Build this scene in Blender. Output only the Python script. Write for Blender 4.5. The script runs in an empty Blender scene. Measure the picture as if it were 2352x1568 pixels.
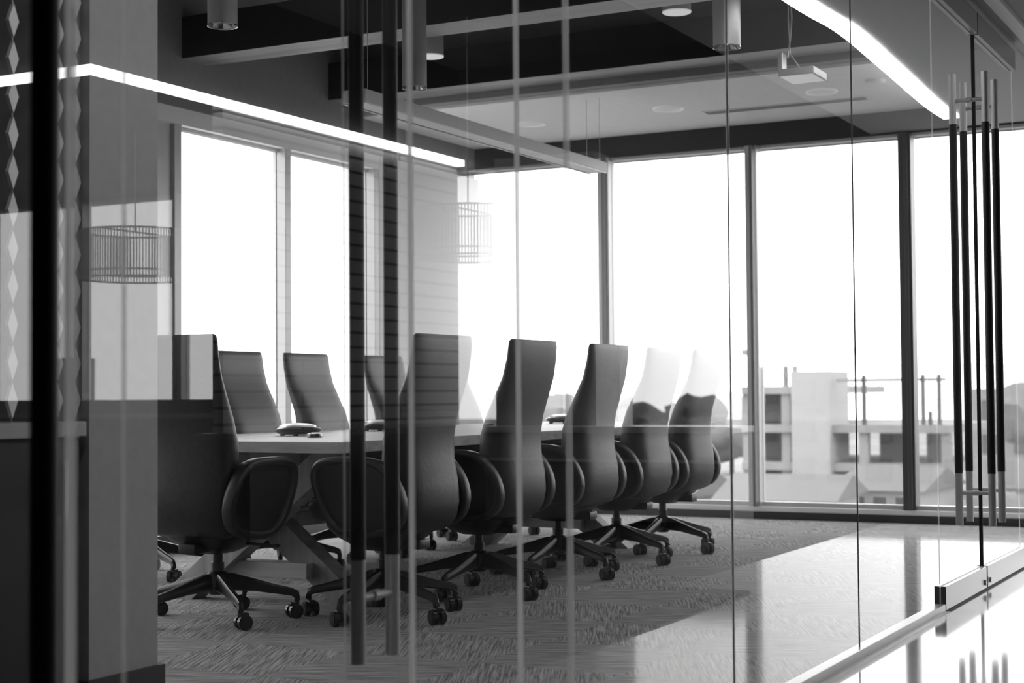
import bpy, bmesh, math, random
from mathutils import Vector, Matrix, noise
C = bpy.context; SC = C.scene; COL = SC.collection
R = math.radians
random.seed(7)

# ------------------------------------------------------------------ camera
FPX = 3617.6; CAM_Z = 0.87; YAW = 27.778; PITCH = 1.923; ROLL = -0.445
cam_d = bpy.data.cameras.new('camera'); cam = bpy.data.objects.new('camera', cam_d); COL.objects.link(cam)
cam_d.sensor_width = 36.0; cam_d.lens = 36.0 * FPX / 2352.0
cam_d.clip_start = 0.05; cam_d.clip_end = 1000
a = R(YAW); p = R(PITCH); ro = R(ROLL)
fw = Vector((math.cos(a), math.sin(a), 0)); rt = Vector((math.sin(a), -math.cos(a), 0)); up = Vector((0, 0, 1))
fwd = fw * math.cos(p) + up * math.sin(p); upv = -fw * math.sin(p) + up * math.cos(p)
rt2 = rt * math.cos(ro) + upv * math.sin(ro); up2 = -rt * math.sin(ro) + upv * math.cos(ro)
M = Matrix((rt2, up2, -fwd)).transposed().to_4x4(); M.translation = Vector((0, 0, CAM_Z))
cam.matrix_world = M
cam_d.dof.use_dof = True; cam_d.dof.focus_distance = 5.9; cam_d.dof.aperture_fstop = 4.2
SC.camera = cam

# ------------------------------------------------------------------ sky and exposure
SKY = 4.4
w = bpy.data.worlds.new('overcast_sky'); SC.world = w; w.use_nodes = True
nt = w.node_tree; nt.nodes.clear()
wo = nt.nodes.new('ShaderNodeOutputWorld'); bg = nt.nodes.new('ShaderNodeBackground')
bg.inputs[0].default_value = (1, 1, 1, 1); bg.inputs[1].default_value = SKY
nt.links.new(bg.outputs[0], wo.inputs[0])
SC.view_settings.view_transform = 'Standard'; SC.view_settings.look = 'None'
SC.view_settings.gamma = 1.0; SC.view_settings.use_curve_mapping = False
SC.view_settings.exposure = 0.1
SC.cycles.max_bounces = 14; SC.cycles.diffuse_bounces = 6; SC.cycles.glossy_bounces = 6
SC.cycles.transparent_max_bounces = 24; SC.cycles.sample_clamp_indirect = 12

# ------------------------------------------------------------------ materials
def gmat(name, g=0.5, rough=0.6, metal=0.0, spec=0.5, emit=0.0, coat=0.0):
    m = bpy.data.materials.new(name); m.use_nodes = True
    b = m.node_tree.nodes['Principled BSDF']
    b.inputs['Base Color'].default_value = (g, g, g, 1); b.inputs['Roughness'].default_value = rough
    b.inputs['Metallic'].default_value = metal; b.inputs['Specular IOR Level'].default_value = spec
    b.inputs['Coat Weight'].default_value = coat
    if emit:
        b.inputs['Emission Color'].default_value = (1, 1, 1, 1); b.inputs['Emission Strength'].default_value = emit
    return m
def nodes(m): return m.node_tree.nodes, m.node_tree.links, m.node_tree.nodes['Principled BSDF']
def noisy(name, g0, g1, scale=(4, 4, 4), rough=0.6, bump=0.0, detail=4, lo=0.35, hi=0.65, metal=0.0, spec=0.5, obj=True):
    m = gmat(name, (g0 + g1) / 2, rough, metal, spec); N, L, b = nodes(m)
    tc = N.new('ShaderNodeTexCoord'); mp = N.new('ShaderNodeMapping'); mp.inputs['Scale'].default_value = scale
    L.new(tc.outputs['Object' if obj else 'Generated'], mp.inputs[0])
    n = N.new('ShaderNodeTexNoise'); n.inputs['Scale'].default_value = 1; n.inputs['Detail'].default_value = detail
    L.new(mp.outputs[0], n.inputs['Vector'])
    r = N.new('ShaderNodeValToRGB'); r.color_ramp.elements[0].position = lo; r.color_ramp.elements[1].position = hi
    r.color_ramp.elements[0].color = (g0, g0, g0, 1); r.color_ramp.elements[1].color = (g1, g1, g1, 1)
    L.new(n.outputs['Fac'], r.inputs[0]); L.new(r.outputs[0], b.inputs['Base Color'])
    if bump:
        bp = N.new('ShaderNodeBump'); bp.inputs['Strength'].default_value = bump; bp.inputs['Distance'].default_value = 0.01
        L.new(n.outputs['Fac'], bp.inputs['Height']); L.new(bp.outputs[0], b.inputs['Normal'])
    return m

def glass_mat(name, f0=0.04, tint=0.97):
    m = bpy.data.materials.new(name); m.use_nodes = True
    N = m.node_tree.nodes; L = m.node_tree.links; N.clear()
    o = N.new('ShaderNodeOutputMaterial'); mix = N.new('ShaderNodeMixShader')
    t = N.new('ShaderNodeBsdfTransparent'); t.inputs[0].default_value = (tint, tint, tint, 1)
    g = N.new('ShaderNodeBsdfGlossy'); g.inputs['Roughness'].default_value = 0.0; g.inputs[0].default_value = (1, 1, 1, 1)
    geo = N.new('ShaderNodeNewGeometry'); dt = N.new('ShaderNodeVectorMath'); dt.operation = 'DOT_PRODUCT'
    L.new(geo.outputs['Normal'], dt.inputs[0]); L.new(geo.outputs['Incoming'], dt.inputs[1])
    ab = N.new('ShaderNodeMath'); ab.operation = 'ABSOLUTE'; L.new(dt.outputs['Value'], ab.inputs[0])
    om = N.new('ShaderNodeMath'); om.operation = 'SUBTRACT'; om.inputs[0].default_value = 1.0; L.new(ab.outputs[0], om.inputs[1])
    pw = N.new('ShaderNodeMath'); pw.operation = 'POWER'; pw.inputs[1].default_value = 5.0; L.new(om.outputs[0], pw.inputs[0])
    ma = N.new('ShaderNodeMath'); ma.operation = 'MULTIPLY_ADD'; ma.inputs[1].default_value = 1 - f0; ma.inputs[2].default_value = f0
    L.new(pw.outputs[0], ma.inputs[0])
    # both faces of the pane together: 2F / (1 + F)
    a1 = N.new('ShaderNodeMath'); a1.operation = 'ADD'; a1.inputs[1].default_value = 1.0; L.new(ma.outputs[0], a1.inputs[0])
    m1 = N.new('ShaderNodeMath'); m1.operation = 'MULTIPLY'; m1.inputs[1].default_value = 2.0; L.new(ma.outputs[0], m1.inputs[0])
    dv = N.new('ShaderNodeMath'); dv.operation = 'DIVIDE'; L.new(m1.outputs[0], dv.inputs[0]); L.new(a1.outputs[0], dv.inputs[1])
    L.new(dv.outputs[0], mix.inputs[0])
    L.new(t.outputs[0], mix.inputs[1]); L.new(g.outputs[0], mix.inputs[2]); L.new(mix.outputs[0], o.inputs[0])
    return m
def glass_edge_mat(name='polished_glass_edge', fac=0.32):
    m = bpy.data.materials.new(name); m.use_nodes = True
    N = m.node_tree.nodes; L = m.node_tree.links; N.clear()
    o = N.new('ShaderNodeOutputMaterial'); mix = N.new('ShaderNodeMixShader'); mix.inputs[0].default_value = fac
    t = N.new('ShaderNodeBsdfTransparent'); t.inputs[0].default_value = (1, 1, 1, 1)
    d = N.new('ShaderNodeBsdfDiffuse'); d.inputs[0].default_value = (0.85, 0.85, 0.85, 1)  # pale diffuse edge stands in for window light refracted through the glass
    tl = N.new('ShaderNodeBsdfTranslucent'); tl.inputs[0].default_value = (0.9, 0.9, 0.9, 1)
    m2 = N.new('ShaderNodeMixShader'); m2.inputs[0].default_value = 0.6
    L.new(d.outputs[0], m2.inputs[1]); L.new(tl.outputs[0], m2.inputs[2])
    L.new(t.outputs[0], mix.inputs[1]); L.new(m2.outputs[0], mix.inputs[2]); L.new(mix.outputs[0], o.inputs[0])
    return m
def carpet_mat():
    m = gmat('herringbone_carpet', 0.3, 0.95, spec=0.1); N, L, b = nodes(m)
    tc = N.new('ShaderNodeTexCoord')
    def math_(op, a, bv=None, c=None):
        n = N.new('ShaderNodeMath'); n.operation = op
        for i, v in enumerate((a, bv, c)):
            if v is None: continue
            if isinstance(v, (int, float)): n.inputs[i].default_value = v
            else: L.new(v, n.inputs[i])
        return n.outputs[0]
    sx = N.new('ShaderNodeSeparateXYZ'); L.new(tc.outputs['Object'], sx.inputs[0])
    # carpet tiles laid quarter-turned, each with slanting yarn streaks
    cx = math_('FLOOR', math_('DIVIDE', sx.outputs[0], 0.5)); cy = math_('FLOOR', math_('DIVIDE', sx.outputs[1], 0.5))
    par = math_('MODULO', math_('ADD', math_('ADD', cx, cy), 100), 2)
    def streak(ang):
        mp = N.new('ShaderNodeMapping'); mp.vector_type = 'TEXTURE'; mp.inputs['Rotation'].default_value = (0, 0, R(ang))
        L.new(tc.outputs['Object'], mp.inputs[0])
        m2 = N.new('ShaderNodeMapping'); m2.inputs['Scale'].default_value = (5, 120, 1); L.new(mp.outputs[0], m2.inputs[0])
        n = N.new('ShaderNodeTexNoise'); n.inputs['Scale'].default_value = 1; n.inputs['Detail'].default_value = 5
        n.inputs['Roughness'].default_value = 0.7
        L.new(m2.outputs[0], n.inputs['Vector']); return n.outputs['Fac']
    mx = N.new('ShaderNodeMix'); L.new(par, mx.inputs[0]); L.new(streak(25), mx.inputs[2]); L.new(streak(-65), mx.inputs[3])
    fn = N.new('ShaderNodeTexNoise'); fn.inputs['Scale'].default_value = 420; L.new(tc.outputs['Object'], fn.inputs['Vector'])
    mx2 = N.new('ShaderNodeMix'); mx2.inputs[0].default_value = 0.15; L.new(mx.outputs[0], mx2.inputs[2]); L.new(fn.outputs['Fac'], mx2.inputs[3])
    r = N.new('ShaderNodeValToRGB'); r.color_ramp.elements[0].position = 0.40; r.color_ramp.elements[1].position = 0.62
    r.color_ramp.elements[0].color = (0.12, 0.12, 0.12, 1); r.color_ramp.elements[1].color = (0.50, 0.50, 0.50, 1)
    L.new(mx2.outputs[0], r.inputs[0]); L.new(r.outputs[0], b.inputs['Base Color'])
    bp = N.new('ShaderNodeBump'); bp.inputs['Strength'].default_value = 0.25; bp.inputs['Distance'].default_value = 0.004
    L.new(mx2.outputs[0], bp.inputs['Height']); L.new(bp.outputs[0], b.inputs['Normal'])
    return m
def wood_mat(name, g0, g1, axis='x', rough=0.4):
    sc = {'x': (1.6, 30, 30), 'y': (30, 1.6, 30), 'z': (30, 30, 1.6)}[axis]
    return noisy(name, g0, g1, sc, rough, 0.05, 6, 0.3, 0.7)
def tile_mat():
    m = gmat('long_wall_tile', 0.5, 0.35); N, L, b = nodes(m)
    tc = N.new('ShaderNodeTexCoord'); mp = N.new('ShaderNodeMapping'); mp.inputs['Rotation'].default_value = (R(-90), 0, 0)
    L.new(tc.outputs['Object'], mp.inputs[0])
    br = N.new('ShaderNodeTexBrick'); br.inputs['Scale'].default_value = 1; br.inputs['Brick Width'].default_value = 2.4
    br.inputs['Row Height'].default_value = 0.1; br.inputs['Mortar Size'].default_value = 0.010
    br.inputs['Color1'].default_value = (0.42, 0.42, 0.42, 1); br.inputs['Color2'].default_value = (0.36, 0.36, 0.36, 1)
    br.inputs['Mortar'].default_value = (0.01, 0.01, 0.01, 1)
    L.new(mp.outputs[0], br.inputs['Vector']); L.new(br.outputs[0], b.inputs['Base Color'])
    return m

G = dict(
    glass=glass_mat('partition_glass', 0.058), wglass=glass_mat('window_glass', 0.03, 0.99), edge=glass_edge_mat(), edge_lit=glass_edge_mat('light_paled_glass_edge', 0.8),
    carpet=carpet_mat(), floor=noisy('polished_concrete', 0.42, 0.55, (1.2, 1.2, 1.2), 0.09, 0.0, 5, spec=0.8),
    wall=noisy('grey_painted_wall', 0.24, 0.26, (30, 30, 30), 0.8), pier=noisy('light_grey_paint', 0.42, 0.45, (30, 30, 30), 0.7),
    white=gmat('white_paint', 0.75, 0.6), ceil=noisy('white_ceiling', 0.80, 0.84, (20, 20, 20), 0.9),
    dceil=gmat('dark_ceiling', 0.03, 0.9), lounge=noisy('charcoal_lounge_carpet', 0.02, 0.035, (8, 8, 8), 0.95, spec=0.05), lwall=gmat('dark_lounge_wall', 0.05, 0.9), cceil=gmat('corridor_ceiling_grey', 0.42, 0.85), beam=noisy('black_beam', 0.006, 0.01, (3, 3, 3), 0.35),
    trimlight=gmat('light_trim', 0.85, 0.5), header=gmat('dark_header', 0.03, 0.5), base=gmat('charcoal_base', 0.04, 0.5),
    mull=gmat('grey_aluminium', 0.48, 0.4, 0.3), mulld=gmat('dark_aluminium', 0.09, 0.4, 0.3), sill=gmat('pale_sill', 0.8, 0.4),
    leather=noisy('dark_leather', 0.018, 0.026, (60, 60, 60), 0.42, 0.08), black=gmat('black_nylon', 0.018, 0.35), wheel=gmat('castor_black', 0.02, 0.3),
    steel=gmat('brushed_steel', 0.55, 0.42, 0.6), chrome=gmat('chrome', 0.8, 0.12, 1.0), wrap=gmat('black_grip', 0.01, 0.5),
    alu=gmat('satin_aluminium_rail', 0.62, 0.35, 0.2), beamu=noisy('beam_underside', 0.16, 0.26, (14, 1, 1), 0.4), street=noisy('bleached_street', 0.17, 0.24, (0.1, 0.1, 0.1), 0.9), ring_glow=gmat('glowing_trim_ring', 0.97, 0.5, emit=0.12), wglass_dim=glass_mat('sky_dimming_window_glass', 0.03, 0.68), leaf_haze=noisy('haze_paled_foliage', 0.16, 0.22, (0.3, 0.3, 0.3), 0.9), shadem=gmat('spun_metal_shade', 0.4, 0.5, 0.7), glow=gmat('softly_lit_lens', 0.8, 0.5, emit=0.35), railg=gmat('grey_top_rail', 0.3, 0.4), rubber=gmat('rubber', 0.02, 0.7),
    oak=wood_mat('pale_oak_top', 0.55, 0.7, 'x', 0.42), oakz=noisy('oak_end_grain', 0.42, 0.6, (20, 6, 40), 0.5, 0, 5),
    oakleg=wood_mat('oak_leg', 0.2, 0.34, 'z', 0.5), oaktie=wood_mat('oak_tie', 0.34, 0.5, 'y', 0.5),
    led=gmat('led_diffuser', 0.9, 0.5, emit=9.0), led2=gmat('led_strip', 0.9, 0.5, emit=12.0),
    fixture=gmat('fixture_grey', 0.5, 0.4, 0.2), lens=gmat('opal_lens', 0.8, 0.5), tile=tile_mat(), plastic=gmat('glossy_black_plastic', 0.02, 0.15),
    silver=gmat('silver_plastic', 0.6, 0.3, 0.4), counter=gmat('pale_stone_top', 0.45, 0.35), cab=gmat('black_cabinet', 0.012, 0.4),
    diamond=gmat('pale_diamond_tile', 0.9, 0.35), slat=gmat('lamp_slat_grey', 0.75, 0.5), seat=gmat('grey_bench_fabric', 0.3, 0.8),
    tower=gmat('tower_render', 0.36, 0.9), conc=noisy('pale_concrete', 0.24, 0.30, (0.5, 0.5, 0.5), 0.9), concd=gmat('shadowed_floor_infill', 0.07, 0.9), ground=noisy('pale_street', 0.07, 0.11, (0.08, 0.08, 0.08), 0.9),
    leaf=noisy('dark_foliage', 0.03, 0.06, (1, 1, 1), 0.9), house=gmat('white_clapboard', 0.3, 0.8), roof=gmat('grey_shingle', 0.13, 0.8), hglass=gmat('house_window', 0.04, 0.2),
    vent=gmat('vent_black', 0.03, 0.6), bark=gmat('bark', 0.07, 0.9), line=gmat('kerb_white', 0.32, 0.8),
)

# ------------------------------------------------------------------ helpers
class MB:
    def __init__(s): s.bm = bmesh.new(); s.mi = 0
    def _v(s, pts): return [s.bm.verts.new(q) for q in pts]
    def face(s, vs, mi=None):
        try: f = s.bm.faces.new(vs); f.material_index = s.mi if mi is None else mi; return f
        except ValueError: return None
    def box(s, x0, x1, y0, y1, z0, z1, bev=0.0, mats=None, rot=None, at=None):
        v = s._v([(x0, y0, z0), (x1, y0, z0), (x1, y1, z0), (x0, y1, z0), (x0, y0, z1), (x1, y0, z1), (x1, y1, z1), (x0, y1, z1)])
        # order: bottom, top, -y, +x, +y, -x
        idx = [(3, 2, 1, 0), (4, 5, 6, 7), (0, 1, 5, 4), (1, 2, 6, 5), (2, 3, 7, 6), (3, 0, 4, 7)]
        fs = [s.face([v[i] for i in q], mats[k] if mats else None) for k, q in enumerate(idx)]
        if rot is not None:
            bmesh.ops.transform(s.bm, matrix=rot, verts=v)
        if at is not None: bmesh.ops.translate(s.bm, vec=Vector(at), verts=v)
        if bev > 0:
            es = list({e for f in fs for e in f.edges})
            bmesh.ops.bevel(s.bm, geom=es, offset=bev, segments=2, affect='EDGES', profile=0.6)
        return v
    def ring(s, pts): return s._v(pts)
    def loft(s, rings, closed=True, cap=True):
        vs = [s._v(r) for r in rings]; n = len(vs[0])
        for a_, b_ in zip(vs, vs[1:]):
            for i in range(n if closed else n - 1):
                j = (i + 1) % n; s.face([a_[i], a_[j], b_[j], b_[i]])
        if cap and closed:
            s.face(list(reversed(vs[0]))); s.face(vs[-1])
        return vs
    def tube(s, pts, r, n=12, cap=True):
        pts = [Vector(q) for q in pts]; rings = []
        if isinstance(r, (int, float)): r = [r] * len(pts)
        up_ = None
        for i, q in enumerate(pts):
            t = (pts[min(i + 1, len(pts) - 1)] - pts[max(i - 1, 0)]).normalized()
            if up_ is None: up_ = Vector((0, 0, 1)) if abs(t.z) < 0.9 else Vector((1, 0, 0))
            u = t.cross(up_).normalized(); v_ = u.cross(t).normalized(); up_ = v_
            rings.append([q + (u * math.cos(k * 2 * math.pi / n) + v_ * math.sin(k * 2 * math.pi / n)) * r[i] for k in range(n)])
        s.loft(rings, True, cap)
    def cyl(s, p0, p1, r, n=20, r2=None, cap=True): s.tube([p0, p1], [r, r if r2 is None else r2], n, cap)
    def band(s, pts, w, t, axis=Vector((1, 0, 0)), closed=False):
        """flat band following pts, w wide along axis, t thick"""
        pts = [Vector(q) for q in pts]; rings = []; m = len(pts)
        for i, q in enumerate(pts):
            if closed: tg = (pts[(i + 1) % m] - pts[i - 1]).normalized()
            else: tg = (pts[min(i + 1, m - 1)] - pts[max(i - 1, 0)]).normalized()
            nn = tg.cross(axis).normalized()
            rr = []
            for k in range(10):
                an = k * 2 * math.pi / 10
                cx_, cy_ = math.cos(an), math.sin(an)
                cx_ = math.copysign(abs(cx_) ** 0.5, cx_); cy_ = math.copysign(abs(cy_) ** 0.7, cy_)
                rr.append(q + axis * cx_ * w / 2 + nn * cy_ * t / 2)
            rings.append(rr)
        if closed: rings.append(rings[0])
        s.loft(rings, True, not closed)
    def lathe(s, prof, n=32, at=(0, 0, 0)):
        rings = [[Vector((r * math.cos(k * 2 * math.pi / n), r * math.sin(k * 2 * math.pi / n), z)) + Vector(at) for k in range(n)] for r, z in prof]
        s.loft(rings, True, False)
    def build(s, name, mat, parent=None, smooth=0, loc=None):
        bmesh.ops.remove_doubles(s.bm, verts=s.bm.verts, dist=1e-5)
        bmesh.ops.recalc_face_normals(s.bm, faces=s.bm.faces)
        me = bpy.data.meshes.new(name); s.bm.to_mesh(me); s.bm.free()
        for m in (mat if isinstance(mat, (list, tuple)) else [mat]): me.materials.append(m)
        if smooth:
            for f in me.polygons: f.use_smooth = True
            me.set_sharp_from_angle(angle=R(smooth))
        o = bpy.data.objects.new(name, me); COL.objects.link(o)
        if parent is not None: o.parent = parent
        if loc is not None: o.location = loc
        return o
def tag(o, label=None, cat=None, group=None, kind=None):
    if label: o['label'] = label
    if cat: o['category'] = cat
    if group: o['group'] = group
    if kind: o['kind'] = kind
    return o
def thing(name, label, cat, loc=(0, 0, 0), rz=0, group=None, kind=None):
    o = bpy.data.objects.new(name, None); COL.objects.link(o); o.empty_display_size = 0.1
    o.location = loc; o.rotation_euler = (0, 0, rz)
    return tag(o, label, cat, group, kind)
def struct(name, mb, mat, label=None, cat=None, smooth=0):
    o = mb.build(name, mat, None, smooth); tag(o, label, cat, None, 'structure'); return o
def bx(*args, **k): m = MB(); m.box(*args, **k); return m
def copy_tree(o, parent=None):
    c = o.copy(); COL.objects.link(c); c.parent = parent
    for ch in list(o.children): copy_tree(ch, c)
    return c

def pane_mesh(m, x0, x1, z0, z1, t=0.006, axis='y', b=0.0, tl=None, tr=None):
    """a pane: reflecting plane at mid thickness and a polished rim of full thickness"""
    def P(a_, b_, z): return (a_, b_ + b, z) if axis == 'y' else (b_ + b, a_, z)
    m.face(m._v([P(x0, 0, z0), P(x1, 0, z0), P(x1, 0, z1), P(x0, 0, z1)]), 0)
    for a0, te in ((x0, tl if tl is not None else t), (x1, tr if tr is not None else t)):
        if te > 0: m.face(m._v([P(a0, -te, z0), P(a0, te, z0), P(a0, te, z1), P(a0, -te, z1)]), 1)
    for z in (z0, z1):
        m.face(m._v([P(x0, -t, z), P(x1, -t, z), P(x1, t, z), P(x0, t, z)]), 1)
D = 1.42; XW = 10.46; YW = 5.82; GT = 2.60
# ================================================================== SETTING
m = MB(); m.box(-3, XW, D, YW, -0.12, 0.0)
struct('floor', m, G['carpet'], 'grey carpet tiles with slanting streaks', 'floor')
m = MB(); m.box(-3, XW, -9, 0.15, -0.12, 0.0)
struct('floor', m, G['lounge'], 'charcoal lounge carpet', 'floor')
m = MB(); m.box(-3, XW, 0.15, D, -0.12, 0.0)
struct('floor', m, G['floor'], 'pale polished corridor floor', 'floor')
# ceilings
struct('ceiling', bx(8.87, XW, D + 0.06, YW, 2.742, 3.36), G['ceil'], 'white dropped ceiling strip by the windows', 'ceiling')
struct('ceiling', bx(-3, XW, D, YW, 3.36, 3.5), G['dceil'], 'dark high ceiling', 'ceiling')
struct('ceiling', bx(-3, XW, 0.07, D - 0.07, GT, 3.5), G['cceil'], 'low grey corridor ceiling', 'ceiling')
struct('ceiling', bx(-3, XW, -9, 0.07, 3.36, 3.5), G['dceil'], 'high dark lounge ceiling', 'ceiling')
struct('ceiling', bx(6.44, XW, -9, -3.12, 2.66, 3.36), G['dceil'], 'dropped ceiling island outlined by a light strip', 'ceiling')
# back and side walls (behind the camera)
struct('wall_back', bx(-3.12, -3, -9, YW, 0, 3.5), G['lwall'])
struct('wall_right', bx(-3, XW, -9.12, -9, 0, 3.5), G['lwall'])
# partition head above the glass
struct('wall_partition', bx(-3, XW, D - 0.07, D + 0.06, GT, 3.36), G['cceil'], 'grey bulkhead above the glass partition', 'wall')

# ---- window wall at X = XW (full width of the floor)
HEAD = 2.59
m = MB(); m.box(XW, XW + 0.3, -9, YW + 0.3, HEAD, 3.5); struct('wall_front', m, G['header'], 'dark band above the far windows', 'wall')
struct('baseboard_front', bx(XW - 0.03, XW + 0.1, -9, YW, 0, 0.05), G['base'], 'dark kick strip under the windows', 'baseboard')
struct('trim_1', bx(XW - 0.02, XW + 0.12, -9, YW, 0.05, 0.085, bev=0.004), G['sill'], 'pale sill under the windows', 'trim')
mu = [5.83, 4.70, 3.571, 2.502, 1.38, 0.253, -0.85, -1.82, -2.62, -3.7, -4.8, -5.9, -7.0, -8.1, -9.0]  # -Y edge of each post
wn = 1
for i, y in enumerate(mu):
    if 0 < i < len(mu) - 1 and i not in (7, 8):
        dk = y in (2.502, 1.38, 0.253)
        m = MB(); wd = 0.085
        m.box(XW - 0.02, XW + 0.10, y, y + wd, 0.085, HEAD, bev=0.004, mats=[0] * 6)
        m.box(XW - 0.05, XW - 0.02, y + wd * 0.2, y + wd * 0.5, 0.085, HEAD, mats=[1] * 6)
        o = struct('trim_%d' % (10 + i), m, [G['mulld'] if dk else G['mull'], G['mulld']], 'aluminium post between far window panes', 'window post')
    if i < len(mu) - 1 and i != 7:
        y1 = y if i not in (0,) else YW
        y0 = mu[i + 1] + 0.085
        if i == 6: y0 = mu[7]
        wobj = thing('window_%d' % wn, 'floor to head window pane', 'window', (XW + 0.05, (y0 + y1) / 2, 0.085), kind='structure'); wn += 1
        hw = (y1 - y0) / 2; hh = HEAD - 0.085
        f = MB()
        f.box(-0.03, 0.03, -hw, hw, 0, 0.03); f.box(-0.03, 0.03, -hw, hw, hh - 0.02, hh)
        f.build('window_frame', G['mull'], wobj)
        pm = MB(); pane_mesh(pm, -hw, hw, 0.03, hh - 0.02, 0.004, 'x'); pm.build('pane', [G['wglass'] if y > 1.0 else G['wglass_dim'], G['mull']], wobj)  # lounge panes darkened to dim the sky mirrored in the partition
struct('wall_pier', bx(XW - 0.35, XW + 0.3, -2.62, -1.82, 0, HEAD), G['pier'], 'plain pier between lounge windows', 'wall')

# ---- left window wall at Y = YW
HB = 2.42
struct('wall_left', bx(-3, XW, YW, YW + 0.3, 2.515, 3.5), G['wall'], 'grey wall above the left windows', 'wall')
m = MB(); m.box(9.105, XW + 0.3, YW, YW + 0.3, 0, 2.515); struct('wall_left', m, G['white'], 'light wall beside the window corner', 'wall')
struct('trim_3', bx(3.57, 9.105, YW, YW + 0.12, HB, 2.515), G['trimlight'], 'pale head band over the left windows', 'trim')
struct('baseboard_left', bx(3.57, XW - 0.03, YW - 0.015, YW, 0, 0.1), G['base'])
xs = [3.75, 4.80, 5.86, 6.967, 8.024, 9.05]
for i, x in enumerate(xs):
    m = MB(); m.box(x, x + 0.062, YW, YW + 0.10, 0.1, HB, bev=0.003)
    struct('trim_%d' % (40 + i), m, G['mull'], 'aluminium post between left window panes', 'window post')
    if i < len(xs) - 1:
        xr = 6.70 if i == 2 else xs[i + 1]
        wobj = thing('window_%d' % wn, 'left wall window pane', 'window', ((x + 0.062 + xr) / 2, YW + 0.07, 0.1), kind='structure'); wn += 1
        hw = (xr - x - 0.062) / 2
        f = MB(); f.box(-hw, hw, -0.02, 0.02, 0, 0.03); f.box(-hw, hw, -0.02, 0.02, HB - 0.12, HB - 0.1); f.build('window_frame', G['mull'], wobj)
        pm = MB(); pane_mesh(pm, -hw, hw, 0.03, HB - 0.12, 0.004); pm.build('pane', [G['wglass'], G['mull']], wobj)
struct('trim_2', bx(6.70, 6.955, YW + 0.02, YW + 0.10, 0.1, HB), G['mull'], 'pale infill panel beside the first left window post', 'trim')
struct('wall_left', bx(-3, 3.75, YW, YW + 0.3, 0, 2.515), G['wall'])

# ---- wall end (pier) at the near left, with baseboard
struct('wall_divider', bx(3.284, 3.566, 3.042, YW, 0, 3.36), G['pier'], 'light grey wall end beside the coffee alcove', 'wall')
struct('baseboard_divider', bx(3.27, 3.585, 3.03, YW, 0, 0.10), G['base'], 'charcoal baseboard on the grey wall end', 'baseboard')
# alcove behind the counter
struct('wall_alcove', bx(-3, 3.284, 3.75, 3.87, 0, 3.36), G['dceil'], 'dark alcove wall', 'wall')
# tile wall in the lounge
m = MB(); m.box(7.58, XW - 0.02, -3.20, -3.12, 0, 2.66); struct('wall_tile', m, G['tile'], 'long horizontal tiles below the light strip', 'wall')

# ---- beams
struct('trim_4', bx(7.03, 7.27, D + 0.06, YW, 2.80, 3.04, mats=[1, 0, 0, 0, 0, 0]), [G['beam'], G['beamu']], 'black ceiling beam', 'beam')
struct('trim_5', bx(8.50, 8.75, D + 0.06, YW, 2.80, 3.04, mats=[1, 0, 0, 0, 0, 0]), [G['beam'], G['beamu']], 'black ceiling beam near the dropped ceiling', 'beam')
struct('trim_6', bx(8.77, 8.87, D + 0.06, YW, 2.76, 3.36), G['wall'], 'grey fascia of the dropped ceiling', 'trim')
# linear slot along corridor bulkhead
struct('trim_7', bx(2.0, 8.27, D - 0.13, D - 0.07, 2.575, GT + 0.01), G['trimlight'], 'pale strip at the head of the glass doors', 'trim')

# ================================================================== GLASS PARTITION
def panel(x0, x1, label, top=GT, z0=0.03, tl=0.006, tr=0.0015, em='edge'):
    t = thing('glass_panel', label, 'glass panel', ((x0 + x1) / 2, D, 0))
    hw = (x1 - x0) / 2
    m = MB(); pane_mesh(m, -hw, hw, z0, top, tl=tl, tr=tr); m.build('pane', [G['glass'], G[em]], t)
    return t
panel(1.50, 1.596, 'narrow clear glass fin beside the nearest pull handle', tl=0.010, em='edge_lit')
panel(1.60, 2.318, 'clear glass panel in front of the grey wall end', tl=0.0025)
panel(2.322, 2.718, 'narrow clear glass panel left of the open glass leaf', em='edge_lit')
p3 = panel(2.722, 3.922, 'wide clear glass panel in front of the middle high-backed chairs', em='edge_lit')
p4 = panel(3.926, 5.122, 'wide clear glass panel with the small hanging lamp behind it', tl=0.005)
p5 = panel(5.126, 6.285, 'clear glass panel just left of the double doors', tl=0.0025)
p6 = panel(8.045, XW - 0.03, 'clear glass sidelight right of the double doors', tl=0.001)
for pp, x in ((p4, 3.924), (p5, 5.124)):
    m = MB(); m.box(x - pp.location.x - 0.001, x - pp.location.x + 0.001, -0.0022, 0.0022, 0.034, GT); m.build('silicone_joint', G['rubber'], pp)
# floor and head channels
m = MB(); m.box(1.5, 6.29, D - 0.022, D + 0.022, 0.0, 0.034, bev=0.003); m.box(1.5, 6.29, D - 0.045, D - 0.022, 0, 0.006)
tag(m.build('floor_channel', G['alu']), 'low aluminium floor channel holding the glass panels left of the doors', 'channel')
m = MB(); m.box(8.045, XW - 0.03, D - 0.022, D + 0.022, 0.0, 0.034, bev=0.003)
tag(m.build('floor_channel', G['alu']), 'aluminium floor channel of the sidelight right of the doors', 'channel')

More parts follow.
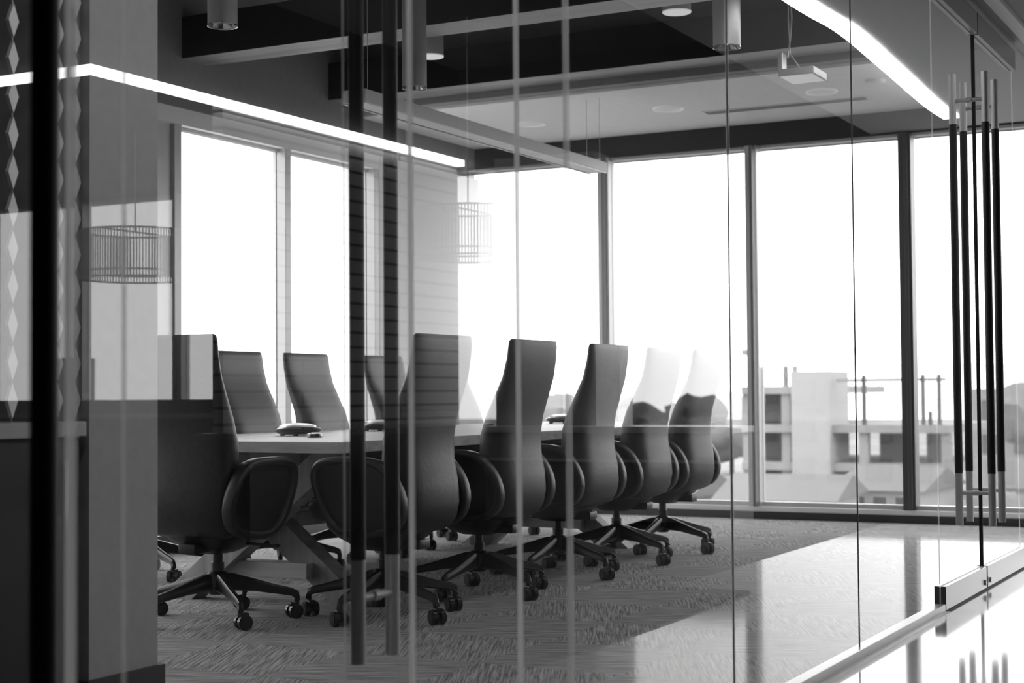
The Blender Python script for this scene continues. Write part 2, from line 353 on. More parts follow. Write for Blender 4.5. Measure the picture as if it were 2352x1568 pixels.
def pull_handle(parent, x, sgn=1, axis='y', z0=0.286, z1=2.262, off=0.07):
    """ladder pull: outer and inner bar joined by two standoffs through the glass"""
    def P(u, v, z): return (u, v, z) if axis == 'y' else (v, u, z)
    h = MB()
    for s in (-1, 1): h.cyl(P(x, s * off, z0), P(x, s * off, z1), 0.0162, 24)
    ho = h.build('pull_handle', G['steel'], parent, 40)
    g = MB()
    for s in (-1, 1): g.cyl(P(x, s * off, 0.512), P(x, s * off, 2.04), 0.0172, 24)
    tag(g.build('grip', G['wrap'], ho, 40), 'black grip')
    q = MB()
    for z in (0.427, 2.142):
        q.cyl(P(x, -off, z), P(x, -0.012, z), 0.009, 16); q.cyl(P(x, 0.012, z), P(x, off, z), 0.009, 16)
        q.cyl(P(x, -0.013, z), P(x, 0.013, z), 0.012, 16)
    q.build('standoff', G['steel'], ho, 40)
    return ho
def leaf(idx, loc, x0, x1, label, axis='y', hx=None, seal=None):
    t = thing('door_%d' % idx, label, 'glass door', loc, kind='structure')
    def B(mb, a0, a1, b0, b1, z0, z1, **k):
        if axis == 'y': mb.box(a0, a1, b0, b1, z0, z1, **k)
        else: mb.box(b0, b1, a0, a1, z0, z1, **k)
    m = MB()
    pane_mesh(m, x0, x1, 0.10, 2.455, 0.006, axis, tl=0.002 if axis == 'y' else None, tr=0.002 if axis == 'y' else None); m.build('glass_leaf', [G['glass'], G['edge']], t)
    m = MB()
    B(m, x0, x1, -0.022, -0.004, 0.008, 0.10, bev=0.002); B(m, x0, x1, 0.004, 0.022, 0.008, 0.10, bev=0.002); B(m, x0, x1, -0.005, 0.005, 0.012, 0.098)
    br = m.build('bottom_rail', G['alu'], t)
    m = MB()
    e = 0.0012
    for xx, s in ((x0, -1), (x1, 1)):
        B(m, min(xx, xx + s * e), max(xx, xx + s * e), -0.0225, -0.003, 0.007, 0.101); B(m, min(xx, xx + s * e), max(xx, xx + s * e), 0.003, 0.0225, 0.007, 0.101)
    m.build('end_cap', G['mulld'], br)
    m = MB()
    B(m, x0, x1, -0.022, -0.004, 2.452, 2.55, bev=0.002); B(m, x0, x1, 0.004, 0.022, 2.452, 2.55, bev=0.002); B(m, x0, x1, -0.005, 0.005, 2.456, 2.548)
    m.build('top_rail', G['railg'], t)
    if hx is not None: pull_handle(t, hx, axis=axis)
    if seal is not None:
        m = MB(); B(m, seal - 0.003, seal + 0.003, -0.008, 0.008, 0.101, 2.45); m.build('seal', G['rubber'], t)
    return t, br
d1, r1 = leaf(1, (0, D, 0), 6.30, 7.105, 'left leaf of the far double glass doors', hx=7.005, seal=7.108)
d2, r2 = leaf(2, (0, D, 0), 7.125, 8.03, 'right leaf of the far double glass doors', hx=7.222)
for par, x in ((r1, 7.06), (r2, 7.17)):
    m = MB(); m.cyl((x, -0.030, 0.035), (x, -0.021, 0.035), 0.012, 20); tag(m.build('lock_cylinder', G['steel'], par, 40), 'round lock')
leaf(3, (0, D, 0), 0.60, 1.488, 'nearest glass door with blurred black pull handle at left', hx=1.383)
d4, r4 = leaf(4, (2.967, D, 0), 0.012, 0.572, 'glass leaf standing open into the room', axis='x', hx=0.49)
m = MB(); m.box(-0.014, 0.014, 0.0085, 0.0115, 0.10, 2.455); m.build('clear_seal', G['edge'], d4)
# header panel above the doors
struct('trim_8', bx(6.29, 8.04, D - 0.02, D + 0.02, 2.552, GT), G['alu'], 'grey head above the double doors', 'trim')

# ================================================================== CONFERENCE TABLE
T = thing('conference_table', 'long pale oak conference table with crossed plank legs, under the linear pendant', 'table', (7.0, 4.075, 0))
m = MB(); m.box(-1.90, 2.25, -0.625, 0.625, 0.645, 0.69, bev=0.003, mats=[1, 0, 1, 1, 1, 1]); m.build('tabletop', [G['oak'], G['oakz']], T)
for x in (-1.52, 1.15):
    for s in (-1, 1):
        m = MB()
        L_ = 1.10; ang = math.atan(1.28) * s
        m.box(-0.05, 0.05, -0.056, 0.056, -L_ / 2 - 0.12, L_ / 2 + 0.1, bev=0.003)
        bmesh.ops.rotate(m.bm, verts=m.bm.verts, cent=(0, 0, 0), matrix=Matrix.Rotation(-ang, 3, 'X'))
        bmesh.ops.translate(m.bm, verts=m.bm.verts, vec=(x + s * 0.055, 0, 0.325))
        bmesh.ops.bisect_plane(m.bm, geom=m.bm.verts[:] + m.bm.edges[:] + m.bm.faces[:], plane_co=(0, 0, 0.645), plane_no=(0, 0, 1), clear_outer=True)
        r_ = bmesh.ops.bisect_plane(m.bm, geom=m.bm.verts[:] + m.bm.edges[:] + m.bm.faces[:], plane_co=(0, 0, 0.0), plane_no=(0, 0, -1), clear_outer=True)
        bmesh.ops.holes_fill(m.bm, edges=[e for e in m.bm.edges if e.is_boundary])
        m.build('leg', G['oakleg'], T)
    bx(x - 0.045, x + 0.045, -0.235, 0.235, 0.105, 0.17, bev=0.003).build('crossbar', G['oaktie'], T)
bx(-1.46, 1.09, -0.03, 0.03, 0.30, 0.36, bev=0.003).build('stretcher', G['oakleg'], T)
bx(-1.55, 1.9, -0.2, 0.2, 0.40, 0.644, bev=0.006).build('under_table_dark_box', G['black'], T)  # added black box that keeps the space under the table dark

# ================================================================== CHAIRS
def sgnp(v, e): return math.copysign(abs(v) ** e, v)
def make_chair(name):
    t = thing(name, '', 'chair')
    # backrest: lofted shell, rear face profile (z, y_rear, thickness, half width)
    prof = [(0.335, -0.185, 0.07, 0.165), (0.35, -0.225, 0.12, 0.197), (0.39, -0.25, 0.142, 0.214), (0.45, -0.262, 0.152, 0.218), (0.53, -0.258, 0.148, 0.214),
            (0.62, -0.244, 0.142, 0.208), (0.70, -0.240, 0.132, 0.207), (0.78, -0.250, 0.114, 0.208), (0.86, -0.270, 0.09, 0.212), (0.94, -0.288, 0.062, 0.216),
            (1.02, -0.296, 0.046, 0.217), (1.075, -0.298, 0.04, 0.217), (1.096, -0.297, 0.034, 0.214), (1.103, -0.294, 0.022, 0.207)]
    rings = []; n = 28
    for z, yr, th, hw in prof:
        rr = []
        for k in range(n):
            an = 2 * math.pi * k / n
            x = hw * sgnp(math.cos(an), 0.42); yy = th / 2 * sgnp(math.sin(an), 0.62)
            curve = 0.012 * (x / 0.215) ** 2 * min(1, max(0, (1.15 - z) * 2.0))
            rr.append((x, yr + th / 2 + yy + curve, z))
        rings.append(rr)
    m = MB(); m.loft(rings); m.build('backrest', G['leather'], t, 60)
    # seat cushion
    rings = []
    for z, hw, hd in ((0.385, 0.205, 0.19), (0.40, 0.225, 0.215), (0.435, 0.232, 0.225), (0.462, 0.226, 0.218), (0.472, 0.20, 0.195)):
        rings.append([(hw * sgnp(math.cos(2 * math.pi * k / 32), 0.45), 0.03 + hd * sgnp(math.sin(2 * math.pi * k / 32), 0.45), z) for k in range(32)])
    m = MB(); m.loft(rings); m.build('seat', G['leather'], t, 60)
    # under-seat pan and mechanism
    rings = []
    for z, hw, hd in ((0.262, 0.05, 0.07), (0.285, 0.10, 0.12), (0.32, 0.155, 0.17), (0.36, 0.20, 0.195), (0.386, 0.205, 0.20)):
        rings.append([(hw * sgnp(math.cos(2 * math.pi * k / 24), 0.6), 0.0 + hd * sgnp(math.sin(2 * math.pi * k / 24), 0.6), z) for k in range(24)])
    m = MB(); m.loft(rings); m.box(-0.04, 0.04, -0.19, 0.12, 0.272, 0.31, bev=0.006)
    mech = m.build('tilt_mechanism', G['black'], t, 50)
    m = MB(); m.cyl((0.06, 0.03, 0.30), (0.235, 0.03, 0.295), 0.006, 8); m.box(0.22, 0.27, 0.015, 0.045, 0.288, 0.302, bev=0.003)
    m.build('lever', G['black'], mech, 40)
    # armrests: closed padded loops
    for s in (-1, 1):
        pts = []
        key = [(-0.135, 0.612), (0.0, 0.622), (0.09, 0.618), (0.135, 0.595), (0.145, 0.54), (0.12, 0.46), (0.08, 0.385), (0.01, 0.345), (-0.09, 0.345), (-0.20, 0.375), (-0.236, 0.45), (-0.21, 0.54)]
        K = len(key)
        for i in range(K):
            p0, p1, p2, p3 = (Vector(key[(i + j - 1) % K]) for j in range(4))
            for u in (0, 0.34, 0.67):
                q = 0.5 * ((2 * p1) + (-p0 + p2) * u + (2 * p0 - 5 * p1 + 4 * p2 - p3) * u * u + (-p0 + 3 * p1 - 3 * p2 + p3) * u ** 3)
                pts.append((s * (0.243 + 0.012 * (q.y - 0.48) / 0.13), q.x, q.y))
        m = MB(); m.band(pts, 0.058, 0.032, Vector((1, 0, 0)), True)
        m.mi = 1; m.loft([[(q_[0] - 0.008, q_[1], q_[2]) for q_ in pts], [(q_[0] + 0.008, q_[1], q_[2]) for q_ in pts]])
        m.build('armrest', [G['leather'], G['black']], t, 60)
    # gas lift and star base
    m = MB(); m.cyl((0, 0, 0.10), (0, 0, 0.225), 0.026, 20); m.cyl((0, 0, 0.225), (0, 0, 0.27), 0.02, 20); m.build('gas_lift', G['black'], t, 40)
    m = MB(); m.lathe([(0.001, 0.19), (0.030, 0.19), (0.042, 0.18), (0.048, 0.15), (0.045, 0.115), (0.03, 0.10), (0.001, 0.10)], 24)
    base = m.build('star_base', G['black'], t, 50)
    for k in range(5):
        an = R(90 + 18 + 72 * k)
        ca, sa = math.cos(an), math.sin(an); rings = []
        for r, zt, h_, w_ in ((0.02, 0.186, 0.075, 0.052), (0.06, 0.182, 0.07, 0.05), (0.14, 0.158, 0.05, 0.042), (0.22, 0.134, 0.038, 0.034), (0.285, 0.118, 0.032, 0.028), (0.312, 0.106, 0.034, 0.024), (0.318, 0.085, 0.02, 0.022)):
            rr = []
            for q in range(12):
                b_ = 2 * math.pi * q / 12; cw = w_ / 2 * sgnp(math.cos(b_), 0.6); ch = h_ / 2 * sgnp(math.sin(b_), 0.6)
                if ch > 0: cw *= 0.72
                rr.append((r * ca - cw * sa, r * sa + cw * ca, zt - h_ / 2 + ch))
            rings.append(rr)
        m = MB(); m.loft(rings); m.cyl((0.306 * ca, 0.306 * sa, 0.10), (0.306 * ca, 0.306 * sa, 0.055), 0.010, 12)
        m.build('base_arm', G['black'], base, 45)
        ra = an + (k * 1.9 + 0.7); cu, su = math.cos(ra), math.sin(ra)
        cxx, cyy = 0.306 * ca - 0.012 * su, 0.306 * sa + 0.012 * cu
        m = MB()
        for s in (-1, 1):
            m.cyl((cxx + cu * s * 0.008, cyy + su * s * 0.008, 0.028), (cxx + cu * s * 0.027, cyy + su * s * 0.027, 0.028), 0.028, 24)
            m.cyl((cxx + cu * s * 0.027, cyy + su * s * 0.027, 0.028), (cxx + cu * s * 0.030, cyy + su * s * 0.030, 0.028), 0.022, 24)
        m.cyl((cxx - cu * 0.012, cyy - su * 0.012, 0.03), (cxx + cu * 0.012, cyy + su * 0.012, 0.03), 0.012, 12)
        m.box(-0.014, 0.014, -0.016, 0.02, 0.045, 0.062, bev=0.003, rot=Matrix.Rotation(ra, 4, 'Z'), at=(cxx, cyy, 0))
        m.build('castor', G['wheel'], t, 40)
    return t
chair0 = make_chair('office_chair')
first = True
def place(x, y, rz, label, group):
    global first
    o = chair0 if first else copy_tree(chair0); first = False
    o.location = (x, y, 0); o.rotation_euler = (0, 0, R(rz)); o['label'] = label; o['group'] = group
    return o
gN = 'high-backed leather chairs along the near side of the table'
gF = 'high-backed leather chairs along the window side of the table'
place(4.93, 3.905, -90, 'dark high-backed leather chair at the near head of the table, largest in view', 'chair at the head of the table')
place(5.28, 3.36, 0, 'high-backed leather chair just right of the tall black pull handles, first on the near side', gN)
place(6.05, 3.36, 0, 'high-backed leather chair crossed by the thin bright glass edge, second on the near side', gN)
place(6.84, 3.36, 0, 'third high-backed chair on the near side, just right of the wide bright glass edge', gN)
place(7.53, 3.36, 0, 'fourth high-backed chair on the near side, pale with window reflection', gN)
place(8.16, 3.36, 0, 'fifth and last high-backed chair on the near side, farthest from the camera', gN)
place(5.94, 5.16, 140, 'dark chair mostly hidden behind the head chair, only its star base showing', gF)
place(6.47, 4.73, 180, 'window-side chair seen over the corner of the table, left of the window post', gF)
place(7.10, 4.73, 182, 'window-side chair behind the black conference phone, right of the window post', gF)
place(7.88, 4.73, 181, 'window-side chair seen between the two black pull handles', gF)
place(8.62, 4.73, 180, 'window-side chair mostly hidden behind the first near-side chair', gF)

# ================================================================== THINGS ON THE TABLE
def puck(x, y, label, rz=0):
    t = thing('conference_phone', label, 'conference phone', (x, y, 0.69), R(rz), 'conference phones on the table')
    m = MB(); m.lathe([(0.001, 0.006), (0.08, 0.006), (0.108, 0.02), (0.112, 0.028), (0.10, 0.036), (0.085, 0.040), (0.001, 0.040)], 40)
    m.build('body', G['plastic'], t, 40)
    m = MB(); m.lathe([(0.086, 0.038), (0.082, 0.047), (0.05, 0.055), (0.001, 0.058)], 40); m.build('speaker_cap', G['silver'], t, 40)
    for k in range(3):
        an = R(90 + 120 * k); m = MB(); m.cyl((0.085 * math.cos(an), 0.085 * math.sin(an), 0), (0.085 * math.cos(an), 0.085 * math.sin(an), 0.012), 0.012, 12); m.build('foot', G['rubber'], t, 40)
    return t
puck(5.90, 4.215, 'round black conference phone nearest the table end, beside the small corded microphone')
puck(6.78, 4.33, 'round black conference phone seen between the pull handles')
puck(8.70, 4.23, 'farthest round black conference phone near the end of the table')
t = thing('microphone', 'small corded table microphone in front of the nearest conference phone', 'microphone', (5.66, 3.955, 0.69), R(-58))
m = MB(); rings = []
for z, rx, ry in ((0.001, 0.03, 0.05), (0.006, 0.036, 0.058), (0.016, 0.034, 0.055), (0.021, 0.02, 0.035)):
    rings.append([(rx * math.cos(k * math.pi / 10), ry * math.sin(k * math.pi / 10), z) for k in range(20)])
m.loft(rings); m.build('body', G['plastic'], t, 50)
m = MB(); m.tube([(0, 0.05, 0.012), (0.003, 0.09, 0.010), (0.006, 0.15, 0.008), (0.01, 0.19, 0.007)], [0.004, 0.004, 0.006, 0.006], 8); m.build('cord', G['plastic'], t, 50)

# ================================================================== LIGHTS AND CEILING FITTINGS
# linear pendant
t = thing('linear_pendant', 'long grey linear pendant light on thin wires above the table', 'pendant light', (7.70, 4.165, 2.275))
m = MB(); m.box(-1.40, 1.40, -0.065, 0.065, 0, 0.062, bev=0.002); m.build('housing', G['fixture'], t)
m = MB(); m.box(-1.37, 1.37, -0.045, 0.045, -0.002, 0.004); m.build('diffuser', G['slat'], t)
m = MB()
for s in (-1, 1): m.box(-1.40, 1.40, s * 0.058 - 0.004, s * 0.058 + 0.004, -0.006, 0.0)
m.build('lip', G['silver'], t)
for x in (-1.35, 1.33):
    for s in (-1, 1):
        top = 3.36 if x < 0 or True else 2.742
        zz = (2.742 if 7.70 + x > 8.87 else 3.36) - 2.275
        m = MB(); m.cyl((x, s * 0.045, 0.06), (x, s * 0.045, zz), 0.0018, 6); m.build('wire', G['steel'], t)
# metal cylinder pendants
def cyl_pend(x, y, z, label):
    t = thing('cylinder_downlight', label, 'pendant light', (x, y, z), 0, 'metal cylinder downlights')
    m = MB(); m.lathe([(0.061, 0.0), (0.061, 0.62), (0.02, 0.63), (0.001, 0.63)], 36); m.build('shade', G['shadem'], t, 50)
    m = MB(); m.lathe([(0.061, 0.0), (0.0625, -0.002), (0.0625, 0.004), (0.057, 0.003), (0.048, 0.05), (0.03, 0.09), (0.001, 0.10)], 36); m.build('reflector', G['chrome'], t, 60)
    m = MB(); m.cyl((0, 0, 0.62), (0, 0, 3.36 - z), 0.006, 8); m.build('stem', G['steel'], t)
cyl_pend(5.15, 4.05, 2.395, 'brushed metal cylinder downlight at upper left, in front of the black beam end')
cyl_pend(6.67, 4.05, 2.395, 'brushed metal cylinder downlight just right of the tall black pull handles')
cyl_pend(6.57, 2.375, 2.395, 'brushed metal cylinder downlight crossed by a thin glass joint, at upper right')
def drum_pend(x, y, z, label):
    t = thing('white_cylinder_light', label, 'ceiling light', (x, y, z), 0, 'short white cylinder ceiling lights')
    m = MB(); m.lathe([(0.072, 0.0), (0.072, 0.04), (0.066, 0.30), (0.001, 0.30)], 36); m.build('shade', G['fixture'], t, 50)
    m = MB(); m.lathe([(0.074, 0.0), (0.072, -0.006), (0.001, -0.006)], 36); m.build('diffuser', G['glow'], t, 50)
    m = MB(); m.cyl((0, 0, 0.29), (0, 0, 3.36 - z), 0.012, 10); m.build('stem', G['fixture'], t)
drum_pend(7.40, 4.39, 2.73, 'short white cylinder light hanging between the black beams, left one')
drum_pend(7.40, 2.94, 2.80, 'short white cylinder light hanging between the black beams, right one')
def ring_light(x, y, z, r, label):
    t = thing('downlight', label, 'downlight', (x, y, z), 0, 'recessed round downlights')
    m = MB(); m.lathe([(r, 0.0), (r * 0.98, -0.012), (r * 0.84, -0.006), (r * 0.82, 0.0), (r, 0.0)], 36); m.build('ring', G['ring_glow'], t, 50)  # trim ring glows faintly, its brightness put into the material
    m = MB(); m.lathe([(r * 0.79, -0.003), (0.001, -0.001)], 36); m.build('baffle', G['trimlight'], t, 50)
ring_light(9.592, 3.878, 2.742, 0.105, 'recessed downlight in the middle of the white ceiling strip')
ring_light(9.655, 4.92, 2.742, 0.10, 'recessed downlight at the left of the white ceiling strip, above the pendant')
ring_light(9.53, 2.828, 2.742, 0.10, 'recessed downlight below the small hanging square lamp')
t = thing('smoke_detector', 'flat white disc on the ceiling near the curved light strip', 'smoke detector', (9.358, 2.446, 2.742))
m = MB(); m.lathe([(0.06, 0), (0.058, -0.018), (0.045, -0.026), (0.001, -0.026)], 28); m.build('cover', G['lens'], t, 50)
t = thing('air_vent', 'long slotted air vent in the white ceiling strip', 'air vent', (9.88, 3.18, 2.742))
m = MB(); m.box(-0.06, 0.06, -0.56, 0.56, -0.006, 0.0); m.build('frame', G['lens'], t)
for k in range(3):
    bx(-0.042 + k * 0.034, -0.030 + k * 0.034, -0.54, 0.54, -0.008, -0.004).build('slot', G['vent'], t)
# small hanging square lamp
t = thing('square_pendant', 'small square glowing-lens lamp hung on a twisted cord beneath the beam', 'pendant light', (7.50, 2.32, 2.415), R(0))
m = MB(); m.box(-0.11, 0.11, -0.09, 0.09, 0.0, 0.035, bev=0.004); m.build('housing', G['fixture'], t)
m = MB(); m.box(-0.10, 0.10, -0.08, 0.08, -0.004, 0.0); m.build('lens', G['glow'], t)
m = MB(); m.box(-0.10, -0.03, 0.07, 0.095, 0.03, 0.12, bev=0.004); m.build('bracket', G['silver'], t)
m = MB(); m.tube([(-0.05, 0.06, 0.10), (-0.03, 0.05, 0.2), (-0.02, 0.045, 0.3), (-0.035, 0.05, 0.5), (-0.03, 0.05, 0.945)], 0.004, 6)
m.tube([(0.0, 0.0, 0.035), (-0.04, 0.05, 0.12), (-0.045, 0.055, 0.3), (-0.03, 0.05, 0.945)], 0.003, 6); m.build('cord', G['steel'], t)
# curved light strip along the edge of the low ceiling inside the glass
t = thing('light_strip', 'broad curving light strip along the low ceiling edge inside the glass, at upper right', 'light strip', (0, 0, 0))
def cv(pts, n=14):
    out = []
    P_ = [Vector(q) for q in pts]; P_ = [2 * P_[0] - P_[1]] + P_ + [2 * P_[-1] - P_[-2]]
    for i in range(1, len(P_) - 2):
        for k in range(n):
            u = k / n; p0, p1, p2, p3 = P_[i - 1:i + 3]
            out.append(0.5 * ((2 * p1) + (-p0 + p2) * u + (2 * p0 - 5 * p1 + 4 * p2 - p3) * u * u + (-p0 + 3 * p1 - 3 * p2 + p3) * u ** 3))
    out.append(P_[-2]); return out
cl = cv([(1.9, 2.11, 0), (5.0, 2.095, 0), (6.70, 2.08, 0), (7.37, 2.05, 0), (8.3, 2.085, 0), (9.5, 2.14, 0), (10.05, 2.14, 0)])
m = MB()
L0 = []; L1 = []
for i, q in enumerate(cl):
    tg = (cl[min(i + 1, len(cl) - 1)] - cl[max(i - 1, 0)]).normalized(); nn = Vector((-tg.y, tg.x, 0)); wd = 0.055
    L0.append(q + nn * wd); L1.append(q - nn * wd)
rings = [[(a_.x, a_.y, GT - 0.012), (b_.x, b_.y, GT - 0.012), (b_.x, b_.y, GT - 0.001), (a_.x, a_.y, GT - 0.001)] for a_, b_ in zip(L0, L1)]
m.loft(rings); m.build('diffuser', G['led'], t)
cl2 = cl + [Vector((XW, 2.14, 0))]
m = MB(); m.loft([[(q.x, D + 0.06, GT), (q.x, q.y + 0.03, GT), (q.x, q.y + 0.03, 3.36), (q.x, D + 0.06, 3.36)] for q in cl2])
struct('ceiling', m, G['cceil'], 'low grey ceiling with a curving edge just inside the glass', 'ceiling')
# L-shaped strip round the lounge ceiling island
t = thing('light_strip', 'thin L-shaped light strip round the dropped lounge ceiling, mirrored in the glass', 'light strip', (0, 0, 0))
bx(6.38, XW - 0.02, -3.115, -3.06, 2.615, 2.66).build('diffuser', G['led2'], t)
bx(6.38, 6.435, -8.9, -3.115, 2.615, 2.66).build('diffuser', G['led2'], t)

# ================================================================== LOUNGE (seen mirrored)
def drum_lamp(x, y, z, label):
    t = thing('drum_pendant', label, 'pendant light', (x, y, z), 0, 'slatted drum pendants in the lounge')
    m = MB(); R_ = 0.36; H_ = 0.33
    for zz in (0, 0.045, H_ - 0.012):
        m.lathe([(R_, zz), (R_ + 0.01, zz), (R_ + 0.01, zz + 0.012), (R_, zz + 0.012), (R_, zz)], 64)
    m.build('hoop', G['slat'], t, 40)
    m = MB()
    for k in range(110):
        an = 2 * math.pi * k / 110
        m.box(-0.004, 0.004, -0.003, 0.003, 0, H_, rot=Matrix.Rotation(an, 4, 'Z'), at=(R_ * math.cos(an), R_ * math.sin(an), 0))
    o = m.build('slats', G['slat'], t); o['kind'] = 'stuff'
    m = MB(); m.cyl((0, 0, H_), (0, 0, (3.36 if x < 6.3 or y > -3.1 else 2.66) - z), 0.005, 8); m.box(-R_, R_, -0.004, 0.004, H_ - 0.01, H_)
    m.build('stem', G['slat'], t)
drum_lamp(9.0, -2.22, 1.76, 'slatted drum pendant before the lounge pier, mirrored near the middle of the glass')
drum_lamp(8.2, -4.35, 1.66, 'slatted drum pendant deeper in the lounge, mirrored over the grey wall end')
t = thing('window_bench', 'low grey storage bench under the lounge windows, mirrored behind the far chairs', 'bench', (XW - 0.35, -1.67, 0))
bx(-0.22, 0.22, -0.93, 0.93, 0.0, 0.60, bev=0.01).build('body', G['seat'], t)
bx(-0.24, 0.22, -0.94, 0.94, 0.60, 0.645, bev=0.006).build('top', G['sill'], t)
bx(-0.235, -0.22, -0.93, 0.93, 0.40, 0.42).build('rail', G['sill'], t)

tag(bx(3.40, 6.55, -1.3, 0.55, 0.0, 0.012, bev=0.003).build('rug', G['lounge']), 'dark rug stretched over the polished lounge floor to dull its mirrored window glare', 'rug')  # rug added and lengthened to block bright window reflections in the mirrored floor
t = thing('low_partition', 'dark half-height partition along the lounge windows, mirrored behind the head chair', 'partition', (10.0, -6.1, 0))
bx(-0.05, 0.05, -2.85, 2.85, 0.0, 0.85, bev=0.004).build('panel', G['cab'], t)
bx(-0.07, -0.05, -2.85, 2.85, 0.70, 0.74).build('rail', G['fixture'], t)
t = thing('sideboard', 'long black sideboard against the lounge tile wall, mirrored low in the glass', 'sideboard', (8.8, -2.9, 0))
bx(-1.5, 1.4, -0.19, 0.19, 0.0, 0.62).build('body', G['cab'], t)
bx(-1.52, 1.42, -0.20, 0.20, 0.62, 0.655, bev=0.003).build('top', G['mulld'], t)

# ================================================================== COFFEE ALCOVE AT LEFT
t = thing('counter_cabinet', 'black counter cabinet with pale stone top at the left edge', 'cabinet', (0, 0, 0))
bx(0.6, 3.262, 3.07, 3.70, 0.0, 0.765, bev=0.003).build('body', G['cab'], t)
for x0 in (1.2, 1.9, 2.58):
    d_ = bx(x0 + 0.005, x0 + 0.675, 3.052, 3.07, 0.1, 0.755, bev=0.002).build('cabinet_door', G['cab'], t)
    bx(x0 + 0.60, x0 + 0.612, 3.03, 3.052, 0.55, 0.70, bev=0.002).build('handle', G['steel'], d_)
bx(0.6, 3.266, 3.035, 3.74, 0.765, 0.806, bev=0.003).build('countertop', G['counter'], t)
def strand(x, y, label):
    t = thing('diamond_strand', label, 'hanging ornament', (x, y, 0.806), 0, 'strands of diamond plates above the counter')
    for k in range(25):
        m = MB(); z = 0.012 + k * 0.100
        m.loft([[(0, -0.006, z), (0.018, -0.006, z + 0.045), (0, -0.006, z + 0.09), (-0.018, -0.006, z + 0.045)], [(0, 0.006, z), (0.018, 0.006, z + 0.045), (0, 0.006, z + 0.09), (-0.018, 0.006, z + 0.045)]])
        m.build('diamond_plate', G['diamond'], t)
    m = MB(); m.cyl((0, 0, 0), (0, 0, 2.554), 0.0025, 6); m.build('cord', G['steel'], t)

strand(3.03, 3.075, 'leftmost strand of diamond plates at the very edge of the view')
strand(3.195, 3.075, 'middle strand of diamond plates, half hidden behind the bright glass edge')
strand(3.262, 3.075, 'strand of diamond plates touching the grey wall end')

# ================================================================== OUTSIDE
GZ = -6.2
m = MB(); m.box(12, 400, 3, 400, GZ - 0.5, GZ); m.box(-260, 12, 12, 400, GZ - 0.5, GZ); tag(m.build('ground', G['street']), 'pale street level seen far below the windows', 'ground', None, 'structure')
tag(bx(12, 400, -260, 3, GZ - 0.5, GZ).build('ground', G['ground']), 'darker ground outside the lounge windows', 'ground', None, 'structure')
def blob(r, seed, sub=3):
    bm = bmesh.new(); bmesh.ops.create_icosphere(bm, subdivisions=sub, radius=r)
    for v in bm.verts:
        q = v.co.normalized(); f = 1 + 0.35 * noise.noise(q * 2.2 + Vector((seed, 0, 0))) + 0.18 * noise.noise(q * 6 + Vector((0, seed, 0)))
        v.co = q * r * f; v.co.z *= 0.85
    return bm
def tree(x, y, h, r, label, seed, far=False):
    t = thing('tree', label, 'tree', (x, y, GZ), 0, 'trees beyond the windows')
    m = MB(); m.cyl((0, 0, 0), (0, 0, h - r), 0.22, 10, 0.14); m.build('trunk', G['bark'], t, 50)
    m = MB(); m.bm.free(); m.bm = blob(r, seed)
    bmesh.ops.translate(m.bm, verts=m.bm.verts, vec=(0, 0, h - r * 0.8)); m.build('crown', G['leaf_haze'] if far else G['leaf'], t, 60)  # far crowns lightened: distance haze put into the leaf colour
# concrete frame building under construction
bd = thing('unfinished_building', 'pale concrete building frame under construction with a stair tower', 'building', (70, 20, GZ))
fz = [0, 2.2, 3.9, 5.6, 7.35]
for i, z in enumerate(fz[1:]):
    y1 = 4.4 if i < 4 else 1.4
    y0 = -5.0 if i < 3 else 0.4
    bx(-1.2, 9, y0, y1, z - 0.35, z).build('floor_slab', G['conc'], bd)
for i in range(4):
    for y in ((-4.8, -3.3, -1.2) if i < 3 else ()) + (2.35, 4.2):
        bx(-1.0, -0.6, y - 0.2, y + 0.2, fz[i], fz[i + 1] - 0.35).build('column', G['conc'], bd)
for i in range(4):
    for (y0, y1) in (((-4.6, -3.6), (-3.0, -1.5)) if i < 3 else ()) + ((2.6, 3.9),):
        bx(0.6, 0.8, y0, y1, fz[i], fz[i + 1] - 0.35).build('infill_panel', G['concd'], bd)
bx(-1.6, 1.5, 0.15, 1.9, 0, 8.0).build('stair_tower', G['tower'], bd)
for k, (y, hgt) in enumerate(((-4.6, 2.2), (-3.9, 2.2), (-1.3, 2.2), (-4.2, 0.6))):
    bx(-1.0, -0.8, y, y + 0.15, 5.6, 5.6 + hgt).build('scaffold_post', G['concd'], bd)
bx(-1.0, -0.8, -4.8, 0.0, 7.5, 7.65).build('scaffold_beam', G['conc'], bd)
def house(x, y, wd, dp, h, rh, rz, label, nwin=3):
    t = thing('house', label, 'house', (x, y, GZ), R(rz), 'small houses below the windows')
    bx(-dp / 2, dp / 2, -wd / 2, wd / 2, 0, h).build('walls', G['house'], t)
    m = MB(); o_ = 0.3
    m.loft([[(-dp / 2 - o_, -wd / 2 - o_, h), (dp / 2 + o_, -wd / 2 - o_, h), (0, -wd / 2 - o_, h + rh)], [(-dp / 2 - o_, wd / 2 + o_, h), (dp / 2 + o_, wd / 2 + o_, h), (0, wd / 2 + o_, h + rh)]])
    m.build('roof', G['roof'], t)
    for k in range(nwin):
        yy = -wd / 2 + wd * (k + 0.7) / (nwin + 0.4)
        f = bx(-dp / 2 - 0.05, -dp / 2, yy - 0.28, yy + 0.28, h * 0.74, h * 0.96).build('window', G['line'], t)
        bx(-dp / 2 - 0.07, -dp / 2 - 0.05, yy - 0.22, yy + 0.22, h * 0.76, h * 0.94).build('pane', G['hglass'], f)
house(50, 16.0, 3.4, 5, 3.7, 0.7, 5, 'small white house below the stair tower of the unfinished building')
house(56, 13.9, 2.6, 5, 3.7, 0.7, -3, 'small white house with three dark windows, left of the dark window post')
house(54, 22.0, 3.2, 5, 3.4, 0.8, 0, 'grey roofed house at the foot of the left window post', 2)
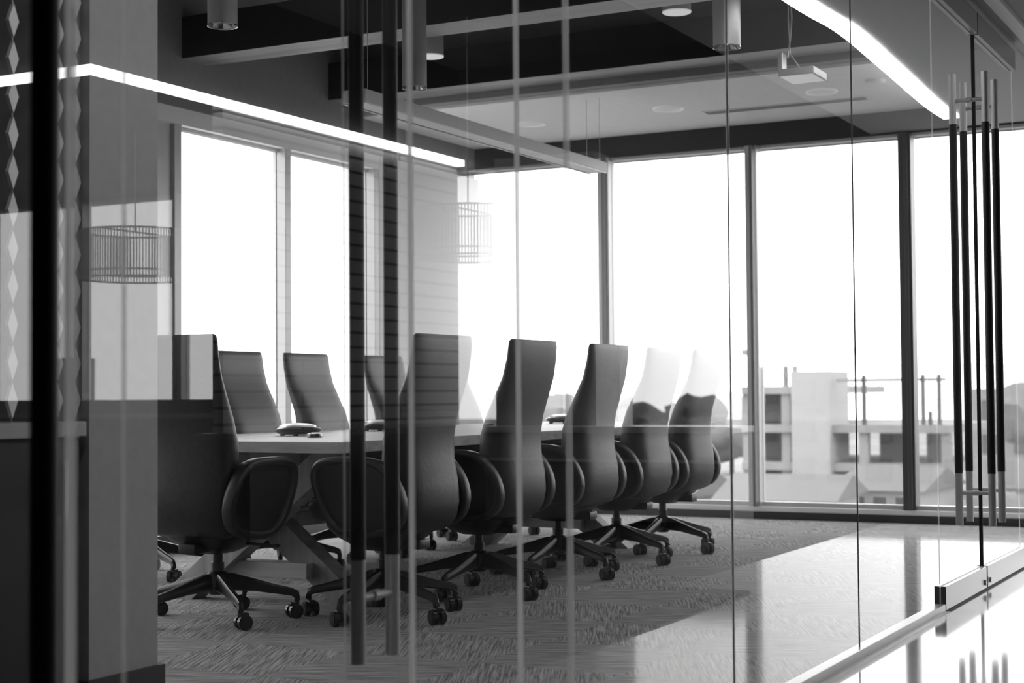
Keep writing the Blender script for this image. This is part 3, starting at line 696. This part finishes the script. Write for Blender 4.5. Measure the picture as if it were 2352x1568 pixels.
house(64, 10.6, 4.4, 5, 3.4, 1.0, 10, 'house seen behind the long pull handles', 3)
tw = thing('apartment_block', 'pale low apartment block on the right behind the pull handles', 'building', (95, 13.5, GZ))
bx(0, 8, -7, 6.2, 0, 7.2).build('walls', G['conc'], tw)
for i in range(3):
    for k in range(7):
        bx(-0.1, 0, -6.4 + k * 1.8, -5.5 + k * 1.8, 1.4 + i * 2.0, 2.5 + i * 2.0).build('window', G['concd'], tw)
cr = thing('tower_crane', 'hazy construction crane mast above the building frame', 'crane', (78, 25.0, GZ))
m = MB()
for z in range(0, 9):
    m.box(-0.3, 0.3, -0.3, -0.2, z, z + 1); m.box(-0.3, 0.3, 0.2, 0.3, z, z + 1); m.box(-0.3, -0.2, -0.3, 0.3, z + 0.9, z + 1)
m.build('mast', G['conc'], cr)
bx(-0.3, 0.3, -5.0, 2.5, 9.0, 9.3).build('jib', G['conc'], cr)
bx(-0.5, 0.5, -0.5, 0.5, 9.3, 10.2).build('cab', G['concd'], cr)
spots = [(150, 92, 7.2, 3.5, 'tree on the horizon left of the first chairs'), (145, 80, 7.0, 3.6, 'tree on the horizon behind the left window post'), (140, 68, 6.8, 3.4, 'tree on the horizon behind the second phone'),
         (135, 57, 7.0, 3.4, 'tree on the horizon in the corner pane'), (130, 47, 6.8, 3.4, 'tree on the horizon right of the corner post'),
         (62, 27.5, 6.2, 2.0, 'low bushy tree left of the building frame'), (61, 16.6, 3.9, 1.3, 'small bushy tree in front of the building frame'), (86, 14.5, 7.4, 1.9, 'tree behind the long pull handles'), (63, 20.6, 3.6, 1.2, 'small bush at the foot of the stair tower'), (58, 11.0, 3.4, 1.2, 'small bush right of the white houses')]
for i, (x, y, h, r, lb) in enumerate(spots): tree(x, y, h, r, lb, i * 3.1, True)
for i, (x, y, h, r, lb) in enumerate([(80, -28.2, 6.9, 1.7, 'dark tree mirrored just right of the last near-side chair'), (84, -33.0, 6.3, 1.8, 'dark tree mirrored over the back of the last near-side chair'), (79, -37.2, 6.1, 1.7, 'dark tree mirrored over the back of the fourth near-side chair')]):
    tree(x, y, h, r, lb, 50 + i * 2.3)  # mirrored trees keep the plain dark leaf colour
tag(bx(60, 62, -55.6, -54.2, GZ, GZ + 9.1).build('chimney_building', G['concd']), 'narrow grey building mirrored over the grey wall end', 'building')
tag(bx(30, 55, 7.0, 7.3, GZ, GZ + 0.04).build('road_marking', G['line']), 'pale kerb line on the street at far right', 'road marking')

ob = thing('sky_blocking_mass', 'added dark block outside the lounge, keeps reflected sky off the glass doors', 'building', (96, -19, GZ))  # added dark mass that stops sky reflecting in the right-hand glass
bx(0, 9, -12.2, 13, 0, 8.7).build('walls', G['ground'], ob)
for i in range(3):
    for k in range(10):
        bx(-0.1, 0, -11.4 + k * 2.4, -9.8 + k * 2.4, 1.6 + i * 2.4, 3.0 + i * 2.4).build('window', G['hglass'], ob)
